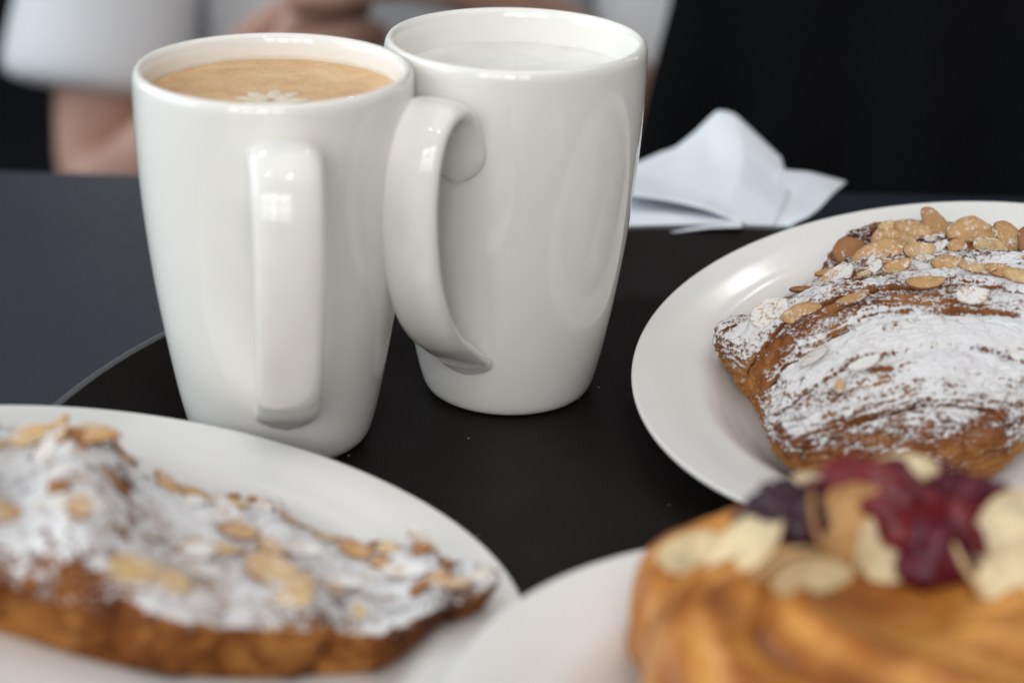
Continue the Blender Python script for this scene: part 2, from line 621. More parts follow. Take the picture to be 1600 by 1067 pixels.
FR = frame((0.1431, 0.5979, 0.0338), 0.1502, 0.1277)
FL = frame((-0.0974, 0.4470, 0.0333), -0.1662, -0.1009)
FF = frame((0.0900, 0.3730, 0.0280), -0.060, 0.0)
for fr, lab in ((FR, 'white plate under the sugar-dusted almond croissant beside the milk mug'),
                (FL, 'white plate under the blurred croissant in front of the latte mug'),
                (FF, 'white plate under the berry bun, nearest the viewer')):
    o = link('dinner_plate', PLATE, MAT_PLATE)
    o.matrix_world = fr
    tag(o, lab, 'plate', 'white round plates on the tray')


# ------------------------------------------------------------------ pastry tools
def square_disc(n):
    """Square grid mapped onto the unit disc, even spacing."""
    a = np.linspace(-1, 1, n)
    X, Y = np.meshgrid(a, a, indexing='ij')
    r = np.maximum(np.abs(X), np.abs(Y))
    with np.errstate(divide='ignore', invalid='ignore'):
        th = np.where(np.abs(X) >= np.abs(Y), np.where(X >= 0, 0, np.pi) + np.pi / 4 * np.nan_to_num(Y / np.where(X == 0, 1, X)),
                      np.where(Y >= 0, np.pi / 2, -np.pi / 2) - np.pi / 4 * np.nan_to_num(X / np.where(Y == 0, 1, Y)))
    return r, th


def outline_r(pts, c, th):
    """Radius of a closed smooth outline around c as a function of angle."""
    pts = A(pts, float) - A(c)
    pts = np.vstack([pts, pts[:1]])
    cl = spline(np.vstack([pts[-3:-1], pts, pts[1:3]]), 900)
    a = np.arctan2(cl[:, 1], cl[:, 0])
    r = np.hypot(cl[:, 0], cl[:, 1])
    o = np.argsort(a)
    a, r = a[o], r[o]
    g = np.linspace(-np.pi, np.pi, 721)
    rg = np.interp(g, np.r_[a - 2 * np.pi, a, a + 2 * np.pi], np.r_[r, r, r])
    k = np.ones(7) / 7
    rg = np.convolve(np.r_[rg[-4:-1], rg, rg[1:4]], k, 'valid')
    return np.interp((th + np.pi) % (2 * np.pi) - np.pi, g, rg)


def normals(P):
    du = np.gradient(P, axis=0)
    dv = np.gradient(P, axis=1)
    n = np.cross(du, dv)
    n /= np.linalg.norm(n, axis=-1)[..., None] + 1e-12
    return n


class Surf:
    """Keeps the finished top surface so that toppings can be laid on it."""

    def __init__(s, P, N):
        k = N[..., 2] > 0.15
        s.P, s.N = P[k], N[k]

    def at(s, u, v):
        d = (s.P[:, 0] - u) ** 2 + (s.P[:, 1] - v) ** 2
        i = np.argsort(d)[:40]
        j = i[np.argmax(s.P[i, 2])]
        n = s.N[i].mean(0)
        return Vector(s.P[j]), Vector(n / np.linalg.norm(n))


def almond_mesh(L, W, T, seed, bend, cut=None):
    r = np.random.RandomState(seed)
    k = 22
    ph = r.rand(3) * 6.28
    V, F, rim = [], [], []
    t = np.linspace(0, 2 * np.pi, k, endpoint=False)
    R = 1 + 0.06 * np.sin(2 * t + ph[0]) + 0.035 * np.sin(3 * t + ph[1]) + 0.02 * np.sin(5 * t + ph[2]) + 0.014 * r.randn(k)
    tip = 1 + 0.16 * np.exp(-((t - np.pi) / 0.5) ** 2) * 0 + 0.14 * np.exp(-((np.minimum(t, 2 * np.pi - t)) / 0.45) ** 2)
    for (sc, z, rm) in ((0.0, T / 2, 0), (0.72, T / 2, 0), (0.965, T * 0.5, 0.35), (1.0, T * 0.40, 1.0), (1.0, -T * 0.40, 1.0), (0.965, -T * 0.5, 0.35), (0.0, -T / 2, 0)):
        if sc == 0.0:
            V.append((0, 0, z)); rim.append(rm)
            continue
        for i in range(k):
            x = np.cos(t[i]) * R[i] * tip[i] * L * sc
            y = np.sin(t[i]) * R[i] * W * sc
            if cut is not None and x > cut * L:                     # a broken slice
                x = cut * L + 0.12 * (x - cut * L) + 0.0005 * math.sin(9 * t[i] + seed)
            V.append((x, y, z + bend * (x / L) ** 2 + 0.3 * bend * (y / W) ** 2 * r.uniform(0.8, 1.2)))
            rim.append(rm)
    rings = [1 + j * k for j in range(5)]
    last = 1 + 5 * k
    for i in range(k):
        F.append((0, rings[0] + i, rings[0] + (i + 1) % k))
        for a, b in zip(rings[:-1], rings[1:]):
            F.append((a + i, b + i, b + (i + 1) % k, a + (i + 1) % k))
        F.append((last, rings[4] + (i + 1) % k, rings[4] + i))
    m = mesh_np('almond_slice', V, F)
    add_attr(m, 'rim', rim)
    return m


ALM = [[None] * 6 for _ in range(7)]
_specs = [(0.0066, 0.0046, 0.0007, 1, 0.0007), (0.0078, 0.0045, 0.0008, 2, -0.0010), (0.0060, 0.0050, 0.0009, 3, 0.0004), (0.0072, 0.0036, 0.0009, 4, 0.0014), (0.0046, 0.0034, 0.0010, 5, -0.0004), (0.0070, 0.0046, 0.0011, 6, 0.0009, 0.35), (0.0066, 0.0044, 0.0011, 7, -0.0006, -0.1)]
for i, sp in enumerate(_specs):
    for j in range(6):
        m = almond_mesh(*sp)
        m.materials.append(MAT_ALMOND[j])
        m.polygons.foreach_set('use_smooth', [False] * len(m.polygons))
        ALM[i][j] = m


def almond(surf, parent, u, v, shape, tone, spin=None, tilt=0.0, tdir=0.0, lift=0.0004, scale=1.0, near=0.0):
    p, n = surf.at(u, v)
    n2 = (n + Vector((0, -near, 0))).normalized()
    zq = n2
    xq = Vector((1, 0, 0)) - zq * zq.x
    xq.normalize()
    yq = zq.cross(xq)
    q = Matrix((xq, yq, zq)).transposed().to_4x4()
    o = link('almond_slice', ALM[shape][tone], None, parent, smooth=False)
    rot = Matrix.Rotation(rng.uniform(0, 6.28) if spin is None else spin, 4, 'Z')
    tl = Matrix.Rotation(tilt, 4, Vector((math.cos(tdir), math.sin(tdir), 0)))
    o.matrix_local = Matrix.Translation(p + n * lift) @ q @ tl @ rot @ Matrix.Diagonal((scale * rng.uniform(0.82, 1.15), scale * rng.uniform(0.78, 1.2), scale, 1))
    return o


# ------------------------------------------------------------------ croissant on the right plate (in focus)
def build_right():
    outl = [(0.012, -0.047), (-0.002, -0.060), (-0.015, -0.0655), (-0.030, -0.0640), (-0.044, -0.0625), (-0.056, -0.0560), (-0.0615, -0.045), (-0.0645, -0.028), (-0.0655, -0.011),
            (-0.0710, 0.0065), (-0.0750, 0.0195), (-0.0715, 0.0275), (-0.060, 0.0340), (-0.0465, 0.0460), (-0.0370, 0.0570), (-0.0300, 0.0690), (-0.0180, 0.0785),
            (0.004, 0.0800), (0.021, 0.0720), (0.033, 0.060), (0.045, 0.051), (0.058, 0.036), (0.066, 0.018), (0.062, -0.004), (0.048, -0.022), (0.030, -0.034)]
    c = (-0.010, 0.006)
    n = 620
    r, th = square_disc(n)
    R = outline_r(outl, c, th)
    RU = 0.80
    phi = np.clip(r / RU, 0, 1) * np.pi / 2
    rho = np.where(r < RU, np.sin(phi) ** 0.92, 1.0)
    low = np.clip((r - RU) / (1 - RU), 0, 1)
    rho = rho - 0.13 * low ** 1.8
    x = c[0] + rho * R * np.cos(th)
    y = c[1] + rho * R * np.sin(th)
    # thickness: full in the middle, thinner to the tips and the far rim
    peak = 0.0320 - 0.012 * sstep(0.015, 0.075, y) - 0.007 * sstep(-0.03, -0.075, x) - 0.004 * sstep(-0.02, -0.065, y)
    base = WELL + 0.0003 + 0.0095 * sstep(0.066, 0.085, np.hypot(x, y)) + 0.004 * sstep(0.085, 0.1, np.hypot(x, y))
    heq = 0.0105
    dome = np.where(r < RU, heq + (peak - heq) * np.cos(phi) ** 0.62, heq * (1 - low ** 0.9))
    # arched lamination bands: bowed away from the viewer
    wob = 0.0055 * fbm(np.stack([x * 26, y * 26, 0 * x], -1), 3, 4)
    t = y + 5.2 * (x + 0.012) ** 2 + 0.10 * x + wob
    edges = [-0.080, -0.049, -0.026, -0.006, 0.0115, 0.032, 0.057, 0.10]
    ridge = np.zeros_like(t)
    groove = np.zeros_like(t)
    for k in range(len(edges) - 1):
        a, b = edges[k], edges[k + 1]
        q = (t - a) / (b - a)
        inside = (q >= 0) & (q < 1)
        ridge = np.where(inside, (np.sin(np.pi * np.clip(q, 0, 1)) ** 0.55) * (0.0020 if k != 4 else 0.0018), ridge)
    for e in edges[1:-1]:
        groove += np.exp(-((t - e) / 0.0011) ** 2) * (0.5 + 0.5 * vnoise(np.stack([x * 60, 0 * x + e * 900, 0 * x], -1), 9))
    upw = np.where(r < RU, np.cos(phi) ** 0.3, 0)
    topz = base + dome + ridge * np.clip(upw * 1.3, 0, 1)
    P = np.stack([x, y, topz], -1)
    N = normals(P)
    if N[n // 2, n // 2, 2] < 0: N = -N
    # flaky lamination: streaks along the arcs, crumbly relief, blisters
    st = vnoise(np.stack([x * 55, t * 900, topz * 500], -1), 21) * 0.6 + vnoise(np.stack([x * 110, t * 1900, topz * 1000], -1), 23) * 0.4
    zone = sstep(-0.2, 0.5, vnoise(np.stack([x * 40, y * 55, 0 * x], -1), 31))
    crumb = fbm(np.stack([x * 330, y * 330, topz * 330], -1), 4, 41)
    big = fbm(np.stack([x * 75, y * 75, topz * 75], -1), 3, 51)
    d = 0.00085 * st * (0.30 + zone) + 0.00060 * crumb + 0.0011 * big - 0.0012 * groove
    # ragged far edge with baked frangipane crumbs
    tt = t + 0.0035 * fbm(np.stack([x * 45, y * 45, 0 * x], -1), 3, 91)
    saw = (tt / 0.0046) % 1.0                                        # torn edges of the layers, each overlapping the next
    terr = (saw ** 1.6 - 0.4) * sstep(-0.05, 0.35, vnoise(np.stack([x * 30, y * 75, 0 * x], -1), 95))
    d += 0.0011 * terr * sstep(0.86, 0.7, r)
    rag = sstep(0.80, 1.02, r) * 0 + sstep(0.03, 0.07, y)
    d += rag * 0.0011 * np.maximum(0, fbm(np.stack([x * 260, y * 260, topz * 260], -1), 3, 61))
    # side walls: layered sheets
    side = sstep(0.70, 0.80, r)
    d += side * 0.0007 * np.sin(topz * 2600 + 5 * big + 3 * vnoise(np.stack([th * 9, topz * 160, 0 * x], -1), 71))
    d *= sstep(1.0, 0.97, r)
    P = P + N * d[..., None]
    N = normals(P)
    if N[n // 2, n // 2, 2] < 0: N = -N
    upf = N[..., 2]
    bake = 0.50 + 0.22 * big + 0.10 * st + 0.16 * sstep(0.02, 0.07, y) - 0.30 * side * sstep(0.012, 0.004, topz - base) + 0.30 * groove
    bake += 0.10 * sstep(0.3, 0.9, np.clip(ridge / 0.0042, 0, 1)) - 0.12 * side
    # sifted sugar lies on what faces up, heaviest on the near bands
    band = 0.40 * sstep(-0.065, -0.040, t) * sstep(0.004, -0.012, t) + 0.26 * sstep(0.008, 0.02, t) * sstep(0.062, 0.046, t) + 0.20 * sstep(0.004, 0.012, t) * sstep(0.034, 0.020, t)
    patch = fbm(np.stack([x * 42, y * 60, 0 * x], -1), 4, 81)
    lefty = sstep(-0.036, -0.060, x) * sstep(-0.012, 0.004, t)
    sugar = -0.22 + 0.74 * sstep(0.40, 0.92, upf) + band + 0.46 * patch - 0.30 * np.clip(-terr, 0, 1) - 0.20 * lefty - 0.55 * np.clip(groove, 0, 1) - 0.30 * sstep(0.054, 0.066, t) - 0.45 * sstep(-0.040, -0.062, t)
    sugar -= 0.30 * sstep(0.02, 0.045, x) * sstep(0.0, -0.02, t)
    sugar = np.where(r > RU, sugar - 0.5, sugar)
    # low-sugar streak with bare layered crust
    sugar -= 0.07 * sstep(-0.014, 0.004, t) * sstep(0.052, 0.04, t)
    bare = np.exp(-((t - 0.006) / 0.006) ** 2) * sstep(-0.022, -0.040, x)
    sugar -= 0.5 * bare + 0.10 * st * sstep(0.1, -0.1, patch)
    me = mesh_grid('crust', P)
    add_attr(me, 'sugar', sugar)
    add_attr(me, 'bake', np.clip(bake, 0, 1))
    return me, Surf(P, N)


cr = empty('almond_croissant')
cr.matrix_world = FR
tag(cr, 'sharp sugar-dusted almond croissant on the right-hand plate', 'croissant', 'almond croissants on the plates')
me, SR = build_right()
link('crust', me, MAT_CROISSANT, cr)
# (u, v, shape, tone, spin, tilt, scale) in the plate's own plane
BIG = [(0.0178, 0.0690, 2, 0, 0.1, 0.0, 1.40, 0.9), (0.0084, 0.0715, 1, 0, -0.95, 0.1, 1.10, 0.8), (-0.0160, 0.0515, 1, 0, 0.30, 0.0, 1.25, 0.7), (-0.0240, 0.0640, 2, 2, 0.5, 0.0, 1.15, 0.9),
       (-0.0087, 0.0660, 1, 0, -0.55, 0.1, 1.30, 0.8), (-0.0014, 0.0725, 3, 0, -0.45, 0.1, 1.10, 0.6), (0.0215, 0.0480, 2, 1, 0.9, 0.1, 1.05, 0.7), (0.0310, 0.0530, 1, 0, -1.0, 0.1, 1.60, 0.9),
       (0.0390, 0.0440, 1, 2, -0.9, 0.1, 1.40, 0.8), (-0.0579, 0.0170, 2, 3, 0.5, 0.0, 1.10, 0.3), (-0.0314, 0.0420, 1, 0, 0.15, 0.1, 0.95, 0.5), (-0.0330, 0.0350, 2, 3, 0.2, 0.0, 1.0, 0.3),
       (-0.0480, 0.0118, 3, 0, 0.10, 0.25, 1.05, 0.2), (-0.0022, 0.0470, 3, 1, 0.2, 0.2, 0.9, 0.4), (-0.0140, 0.0300, 3, 0, 0.35, 0.2, 0.85, 0.2), (0.0020, 0.0300, 3, 0, 0.1, 0.2, 0.8, 0.2),
       (0.0093, 0.0150, 3, 1, -0.25, 0.3, 0.85, 0.1), (0.0190, 0.0150, 3, 0, -0.3, 0.3, 0.9, 0.1), (0.0230, 0.0090, 3, 1, -0.35, 0.3, 0.8, 0.1), (-0.0069, 0.0085, 3, 0, -0.05, 0.2, 0.95, 0.1),
       (0.0055, 0.0000, 2, 3, 0.3, 0.05, 0.9, 0.0), (-0.0321, 0.0060, 3, 0, 0.35, 0.3, 0.75, 0.1), (-0.0480, -0.0190, 2, 3, 0.3, 0.0, 0.95, 0.0), (-0.0346, -0.0300, 3, 3, 0.1, 0.1, 0.7, 0.0),
       (-0.0421, -0.0372, 4, 0, 1.4, 0.1, 0.6, 0.0), (-0.0443, 0.0340, 4, 2, 0.3, 0.2, 0.9, 0.4), (-0.0080, 0.0740, 4, 1, 0.3, 0.1, 0.9, 0.5), (-0.0038, 0.0600, 3, 1, 1.9, 0.1, 0.9, 0.7),
       (-0.0200, 0.0570, 4, 1, 0.5, 0.2, 0.8, 0.5), (0.0130, 0.0600, 4, 0, 1.0, 0.2, 1.0, 0.6), (0.0260, 0.0610, 0, 0, -0.6, 0.1, 1.1, 0.8)]
for u, v, s, tn, sp, ti, sc, nr in BIG:
    almond(SR, cr, u, v, s, tn, sp, ti, sp + 1.2, 0.0008, sc * 0.98, nr)
for k in range(50):
    u = rng.uniform(-0.05, 0.045)
    v = rng.uniform(0.026, 0.072)
    if v > 0.085 - abs(u) * 0.9: continue
    almond(SR, cr, u, v, rng.choice((3, 4, 4, 5, 6)), rng.choice((3, 3, 3, 0, 1)), None, rng.uniform(0.05, 0.35), rng.uniform(0, 6.28), 0.0001, rng.uniform(0.4, 0.7))


# ------------------------------------------------------------------ croissant on the left plate
def build_left():
    outl = [(0.0955, 0.0130), (0.0930, 0.0040), (0.084, -0.0045), (0.0640, -0.0150), (0.040, -0.0265), (0.0165, -0.0320), (-0.004, -0.0300), (-0.026, -0.0240), (-0.048, -0.0220), (-0.070, -0.0140),
            (-0.082, 0.006), (-0.080, 0.030), (-0.066, 0.050), (-0.045, 0.058), (-0.022, 0.056), (-0.002, 0.055), (0.016, 0.0550), (0.031, 0.0560), (0.043, 0.0430), (0.058, 0.0350), (0.074, 0.0290), (0.088, 0.0220)]
    c = (0.006, 0.018)
    n = 380
    r, th = square_disc(n)
    R = outline_r(outl, c, th)
    RU = 0.78
    phi = np.clip(r / RU, 0, 1) * np.pi / 2
    low = np.clip((r - RU) / (1 - RU), 0, 1)
    rho = np.where(r < RU, np.sin(phi) ** 0.9, 1.0) - 0.10 * low ** 1.8
    x = c[0] + rho * R * np.cos(th)
    y = c[1] + rho * R * np.sin(th)
    wob = 0.006 * fbm(np.stack([x * 20, y * 20, 0 * x], -1), 2, 104)
    t = x + 0.25 * (y - 0.01) + wob
    peak = 0.0205 + 0.015 * np.exp(-((t + 0.016) / 0.016) ** 2) + 0.022 * np.exp(-((t + 0.058) / 0.018) ** 2) - 0.009 * sstep(0.035, 0.09, x)
    peak -= 0.006 * sstep(0.03, 0.065, y) * sstep(-0.01, 0.01, x)
    base = WELL + 0.0003 + 0.0095 * sstep(0.066, 0.085, np.hypot(x, y)) + 0.004 * sstep(0.085, 0.1, np.hypot(x, y))
    heq = 0.0145 - 0.0035 * sstep(0.045, 0.09, x)
    dome = np.where(r < RU, heq + (peak - heq) * np.cos(phi) ** 0.60, heq * (1 - low ** 0.9))
    t2 = t + 0.007 * fbm(np.stack([x * 16, y * 16, 0 * x + 3], -1), 2, 131)
    seg = np.abs(np.sin((t2 + 0.004) * np.pi / 0.029)) ** 0.55
    sidew = sstep(0.45, 0.85, r)
    P = np.stack([x, y, base + dome], -1)
    N = normals(P)
    if N[n // 2, n // 2, 2] < 0: N = -N
    big = fbm(np.stack([x * 70, y * 70, P[..., 2] * 70], -1), 3, 151)
    crumb = fbm(np.stack([x * 280, y * 280, P[..., 2] * 280], -1), 3, 141)
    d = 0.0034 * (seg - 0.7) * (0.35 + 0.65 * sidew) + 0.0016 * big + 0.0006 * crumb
    d *= sstep(1.0, 0.97, r)
    P = P + N * d[..., None]
    N = normals(P)
    if N[n // 2, n // 2, 2] < 0: N = -N
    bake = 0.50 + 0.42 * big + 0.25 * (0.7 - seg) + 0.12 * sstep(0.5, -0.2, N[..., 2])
    patch = fbm(np.stack([x * 52, y * 52, 0 * x], -1), 4, 181)
    sugar = -0.30 + 1.0 * sstep(0.42, 0.84, N[..., 2]) + 0.50 * patch + 0.12 * sstep(0.0, 0.03, x)
    sugar = np.where(r > RU, sugar - 0.6, sugar)
    me = mesh_grid('crust', P)
    add_attr(me, 'sugar', sugar)
    add_attr(me, 'bake', np.clip(bake, 0, 1))
    return me, Surf(P, N)


cl = empty('almond_croissant')
cl.matrix_world = FL
tag(cl, 'blurred almond croissant on the plate nearest the latte mug', 'croissant', 'almond croissants on the plates')
me, SL = build_left()
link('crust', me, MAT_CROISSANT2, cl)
LB = [(0.0379, -0.0020, 2, 1, 0.3, 0.0, 1.9, 0.3), (0.0445, -0.0150, 1, 1, 1.3, 0.1, 1.5, 0.8), (0.0060, 0.0440, 1, 0, -0.7, 0.1, 1.5, 0.3), (0.0130, 0.0380, 1, 0, -0.6, 0.1, 1.5, 0.3), (0.0216, 0.0420, 0, 1, 0.6, 0.1, 1.3, 0.3),
      (0.0288, 0.0195, 2, 0, 0.3, 0.1, 1.4, 0.2), (0.0830, 0.0080, 2, 1, 0.1, 0.0, 1.5, 0.2), (0.0900, 0.0120, 4, 3, 0.3, 0.1, 1.2, 0.2), (0.0643, 0.0210, 4, 0, 0.2, 0.1, 1.2, 0.2), (0.0747, 0.0260, 4, 2, 0.5, 0.1, 1.1, 0.3),
      (-0.0185, 0.0280, 1, 0, 0.2, 0.1, 1.6, 0.3), (-0.0091, 0.0400, 3, 2, 0.3, 0.1, 1.3, 0.3), (0.0090, 0.0520, 4, 2, 0.2, 0.1, 1.2, 0.4), (0.0210, 0.0520, 4, 2, 0.9, 0.1, 1.1, 0.4), (0.0290, 0.0510, 4, 2, 0.2, 0.2, 0.9, 0.4),
      (0.0140, -0.0220, 1, 1, 0.1, 0.0, 1.5, 0.8), (0.0060, -0.0250, 1, 1, 0.2, 0.0, 1.3, 0.8), (0.0172, -0.0016, 2, 3, 0.2, 0.0, 1.3, 0.2), (0.0239, 0.0060, 1, 1, 0.6, 0.1, 1.3, 0.2), (0.0458, 0.0110, 3, 3, 0.3, 0.1, 1.3, 0.2),
      (0.0584, 0.0240, 3, 0, 0.1, 0.1, 1.2, 0.2), (0.0698, 0.0160, 3, 3, -0.3, 0.1, 1.3, 0.2), (-0.0340, 0.0400, 1, 1, 0.2, 0.1, 1.5, 0.4), (-0.0420, 0.0340, 0, 1, 0.9, 0.1, 1.4, 0.3), (0.0567, 0.0030, 3, 3, 0.2, 0.1, 1.2, 0.2),
      (0.0400, 0.0360, 3, 0, -0.3, 0.1, 1.2, 0.2), (0.0500, 0.0330, 3, 1, -0.2, 0.1, 1.1, 0.2), (0.0620, -0.0105, 4, 1, 1.5, 0.0, 1.1, 1.5)]
for u, v, s, tn, sp, ti, sc, nr in LB:
    almond(SL, cl, u, v, s, tn, sp, ti, sp + 1.3, 0.0006, sc * 0.60, nr * 0.6)
for k in range(80):
    u = rng.uniform(-0.03, 0.085)
    v = rng.uniform(-0.018, 0.058)
    if v > 0.075 - 0.45 * u or v < -0.02 + 0.32 * max(u, 0): continue
    almond(SL, cl, u, v, rng.choice((3, 4, 4, 5, 6)), rng.choice((3, 3, 3, 0, 1, 2)), None, rng.uniform(0.0, 0.25), rng.uniform(0, 6.28), 0.0003, rng.uniform(0.5, 0.95))


# ------------------------------------------------------------------ berry bun on the front plate
BUN_C = (-0.0020, 0.0310)
BUN_R = 0.0600


def build_bun():
    n = 300
    r, th = square_disc(n)
    RU = 0.80
    phi = np.clip(r / RU, 0, 1) * np.pi / 2
    low = np.clip((r - RU) / (1 - RU), 0, 1)
    R = BUN_R * (1 + 0.03 * np.sin(3 * th + 0.7) + 0.02 * np.sin(5 * th + 2.0))
    rho = np.where(r < RU, np.sin(phi) ** 0.85, 1.0) - 0.16 * low ** 1.7
    H, heq = 0.0465, 0.019
    dome = np.where(r < RU, heq + (H - heq) * np.cos(phi) ** 0.62, heq * (1 - low ** 0.9))
    dome -= 0.009 * np.exp(-(rho / 0.36) ** 4)                      # hollow for the filling
    # twisted strands running up and round the bun
    k = 5
    a = (th - 2.3 * rho + 0.45 * np.sin(th * 2 + 1.0)) * k / (2 * np.pi)
    q = a - np.floor(a)
    strand = np.sin(np.pi * q) ** 0.55
    seam = np.exp(-(np.minimum(q, 1 - q) / 0.05) ** 2)
    amp = sstep(0.22, 0.45, rho) * sstep(1.0, 0.9, r)
    x = BUN_C[0] + rho * R * np.cos(th)
    y = BUN_C[1] + rho * R * np.sin(th)
    P = np.stack([x, y, WELL + 0.0003 + dome], -1)
    N = normals(P)
    if N[n // 2, n // 2, 2] < 0: N = -N
    big = fbm(np.stack([x * 55, y * 55, P[..., 2] * 55], -1), 3, 251)
    lines = np.sin((q * 3.0 + 0.2 * big) * 2 * np.pi)
    d = amp * (0.0058 * (strand - 0.75) + 0.0006 * lines) + 0.0012 * big * sstep(1.0, 0.9, r)
    P = P + N * d[..., None]
    bake = 0.36 + 0.30 * big + 0.16 * lines * amp + 0.26 * seam * amp + 0.12 * sstep(0.6, 0.95, r) - 0.10 * sstep(0.6, 0.2, rho)
    N = normals(P)
    if N[n // 2, n // 2, 2] < 0: N = -N
    me = mesh_grid('crust', P)
    add_attr(me, 'sugar', 0 * bake - 1)
    add_attr(me, 'bake', np.clip(bake, 0, 1))
    return me, Surf(P, N)


bun = empty('berry_bun')
bun.matrix_world = FF
tag(bun, 'glossy twisted bun topped with red berries and almond slices, nearest the viewer', 'bun')
me, SB = build_bun()
link('crust', me, MAT_BUN, bun)


def berry_mat(name, c0, c1):
    t = NT(name)
    t.color(t.ramp(t.noise(130, 4, 0.6), [(0.3, c0), (0.7, c1)]))
    t.set(Roughness=0.42, Specular_IOR_Level=0.35, Coat_Weight=0.08, Coat_Roughness=0.15, Subsurface_Weight=0.12, Subsurface_Scale=0.003, Subsurface_Radius=(1, 0.2, 0.2))
    t.bump(t.noise(350, 3), 0.0006, 0.6)
    return t.m


BERRY = [berry_mat('red berry flesh', (0.085, 0.003, 0.006), (0.19, 0.012, 0.016)), berry_mat('purple berry skin', (0.018, 0.003, 0.010), (0.045, 0.006, 0.020)),
         berry_mat('crimson berry flesh', (0.065, 0.003, 0.012), (0.130, 0.008, 0.026))]


def berry(u, v, h, sx, sy, sz, rot, m, seed):
    n = 26
    t = np.linspace(0, np.pi, n)[None]
    p = np.linspace(0, 2 * np.pi, 36, endpoint=False)[:, None]
    X = np.stack([np.sin(t) * np.cos(p), np.sin(t) * np.sin(p), np.cos(t) + 0 * p], -1)
    X = X * 1.10
    nn = 1 + 0.26 * fbm(X * 2.0 + seed, 3, seed)
    drup = 1 + 0.05 * np.abs(np.sin(6 * t + seed) * np.sin(5 * p))
    X = X * nn[..., None] * drup[..., None] * A([sx, sy, sz])
    me_ = mesh_grid('berry', X, close_u=True)
    o = link('berry', me_, BERRY[m], bun)
    q, _ = SB.at(u, v)
    o.location = q + Vector((0, 0, h * 0.40))
    o.rotation_euler = rot


for args in ((-0.0270, 0.0510, 0.006, 0.0100, 0.0085, 0.0085, (0.3, 0.1, 0.4), 1, 1), (0.0035, 0.0560, 0.0130, 0.0165, 0.0100, 0.0095, (0.2, 0.35, -0.3), 0, 2),
             (0.0030, 0.0660, 0.0125, 0.0125, 0.0085, 0.0085, (0, 0.1, 0.2), 2, 3), (0.0090, 0.0440, 0.006, 0.0085, 0.0085, 0.0095, (0.2, 0, 0.9), 2, 4),
             (0.0240, 0.0620, 0.010, 0.0125, 0.0085, 0.0075, (0, 0.2, 0.2), 2, 5), (0.0340, 0.0560, 0.005, 0.0095, 0.0075, 0.0065, (0, 0.1, 0.6), 1, 6),
             (0.0165, 0.0530, 0.0085, 0.0100, 0.0075, 0.0080, (0.4, 0.2, 0.2), 0, 7), (-0.0120, 0.0600, 0.003, 0.0090, 0.0085, 0.0075, (0, 0, 0), 2, 8), (0.0400, 0.0640, 0.006, 0.0090, 0.0065, 0.0055, (0, 0, 0.1), 0, 9)):
    berry(*args)
# (u, v, lift, shape, tone, spin, tilt, tilt direction, scale, lean)
for u, v, l, s, tn, sp, ti, td, sc, nr in ((-0.0165, 0.0620, 0.011, 1, 1, 0.10, 0.0, 0.2, 1.45, 0.7), (-0.0375, 0.0400, 0.003, 1, 1, 0.85, 0.2, 0.6, 1.65, 0.6), (-0.0470, 0.0450, 0.001, 3, 1, 0.15, 0.1, 1.0, 1.5, 0.4),
                                           (-0.0140, 0.0470, 0.010, 1, 0, 1.75, 0.1, 0.3, 1.45, 1.2), (-0.0190, 0.0440, 0.008, 3, 4, 1.95, 0.9, 1.9, 1.4, 1.0), (-0.0060, 0.0460, 0.009, 1, 1, 1.35, 0.2, 0.2, 1.35, 1.2),
                                           (0.0010, 0.0420, 0.006, 1, 1, 0.5, 0.1, 1.2, 1.20, 0.9), (-0.0290, 0.0320, 0.004, 3, 1, 0.50, 1.25, 0.5, 1.6, 0.3), (-0.0240, 0.0270, 0.004, 3, 1, 0.58, 1.25, 0.58, 1.7, 0.3), (0.0040, 0.0640, 0.026, 1, 1, 0.08, 0.0, 0.3, 1.25, 0.1),
                                           (0.0250, 0.0450, 0.010, 1, 1, 1.15, 0.1, 0.0, 1.75, 1.2), (0.0260, 0.0350, 0.004, 1, 1, 0.45, 0.1, 0.5, 1.55, 0.8), (0.0150, 0.0370, 0.008, 3, 1, 1.95, 1.2, 1.95, 1.5, 0.3),
                                           (0.0370, 0.0500, 0.006, 1, 0, 1.0, 0.2, 0.2, 1.4, 0.9), (-0.0330, 0.0560, 0.001, 4, 0, 0.3, 0.2, 0.1, 1.5, 0.5), (-0.0100, 0.0530, 0.016, 0, 0, 0.3, 0.3, 0.1, 1.2, 0.8)):
    almond(SB, bun, u, v, s, 4 if tn != 1 else 5, sp, ti, td, l * 0.6, sc * 0.84, nr)


# ------------------------------------------------------------------ paper napkins behind the tray
def paper_mat():
    t = NT('napkin paper')
    t.color(t.ramp(t.noise(25, 4), [(0.3, (0.72, 0.755, 0.80)), (0.7, (0.76, 0.785, 0.83))]))
    t.set(Roughness=0.85, Subsurface_Weight=0.1, Subsurface_Scale=0.002)
    t.bump(t.noise(600, 3), 0.0002, 0.4)
    return t.m


MAT_PAPER = paper_mat()


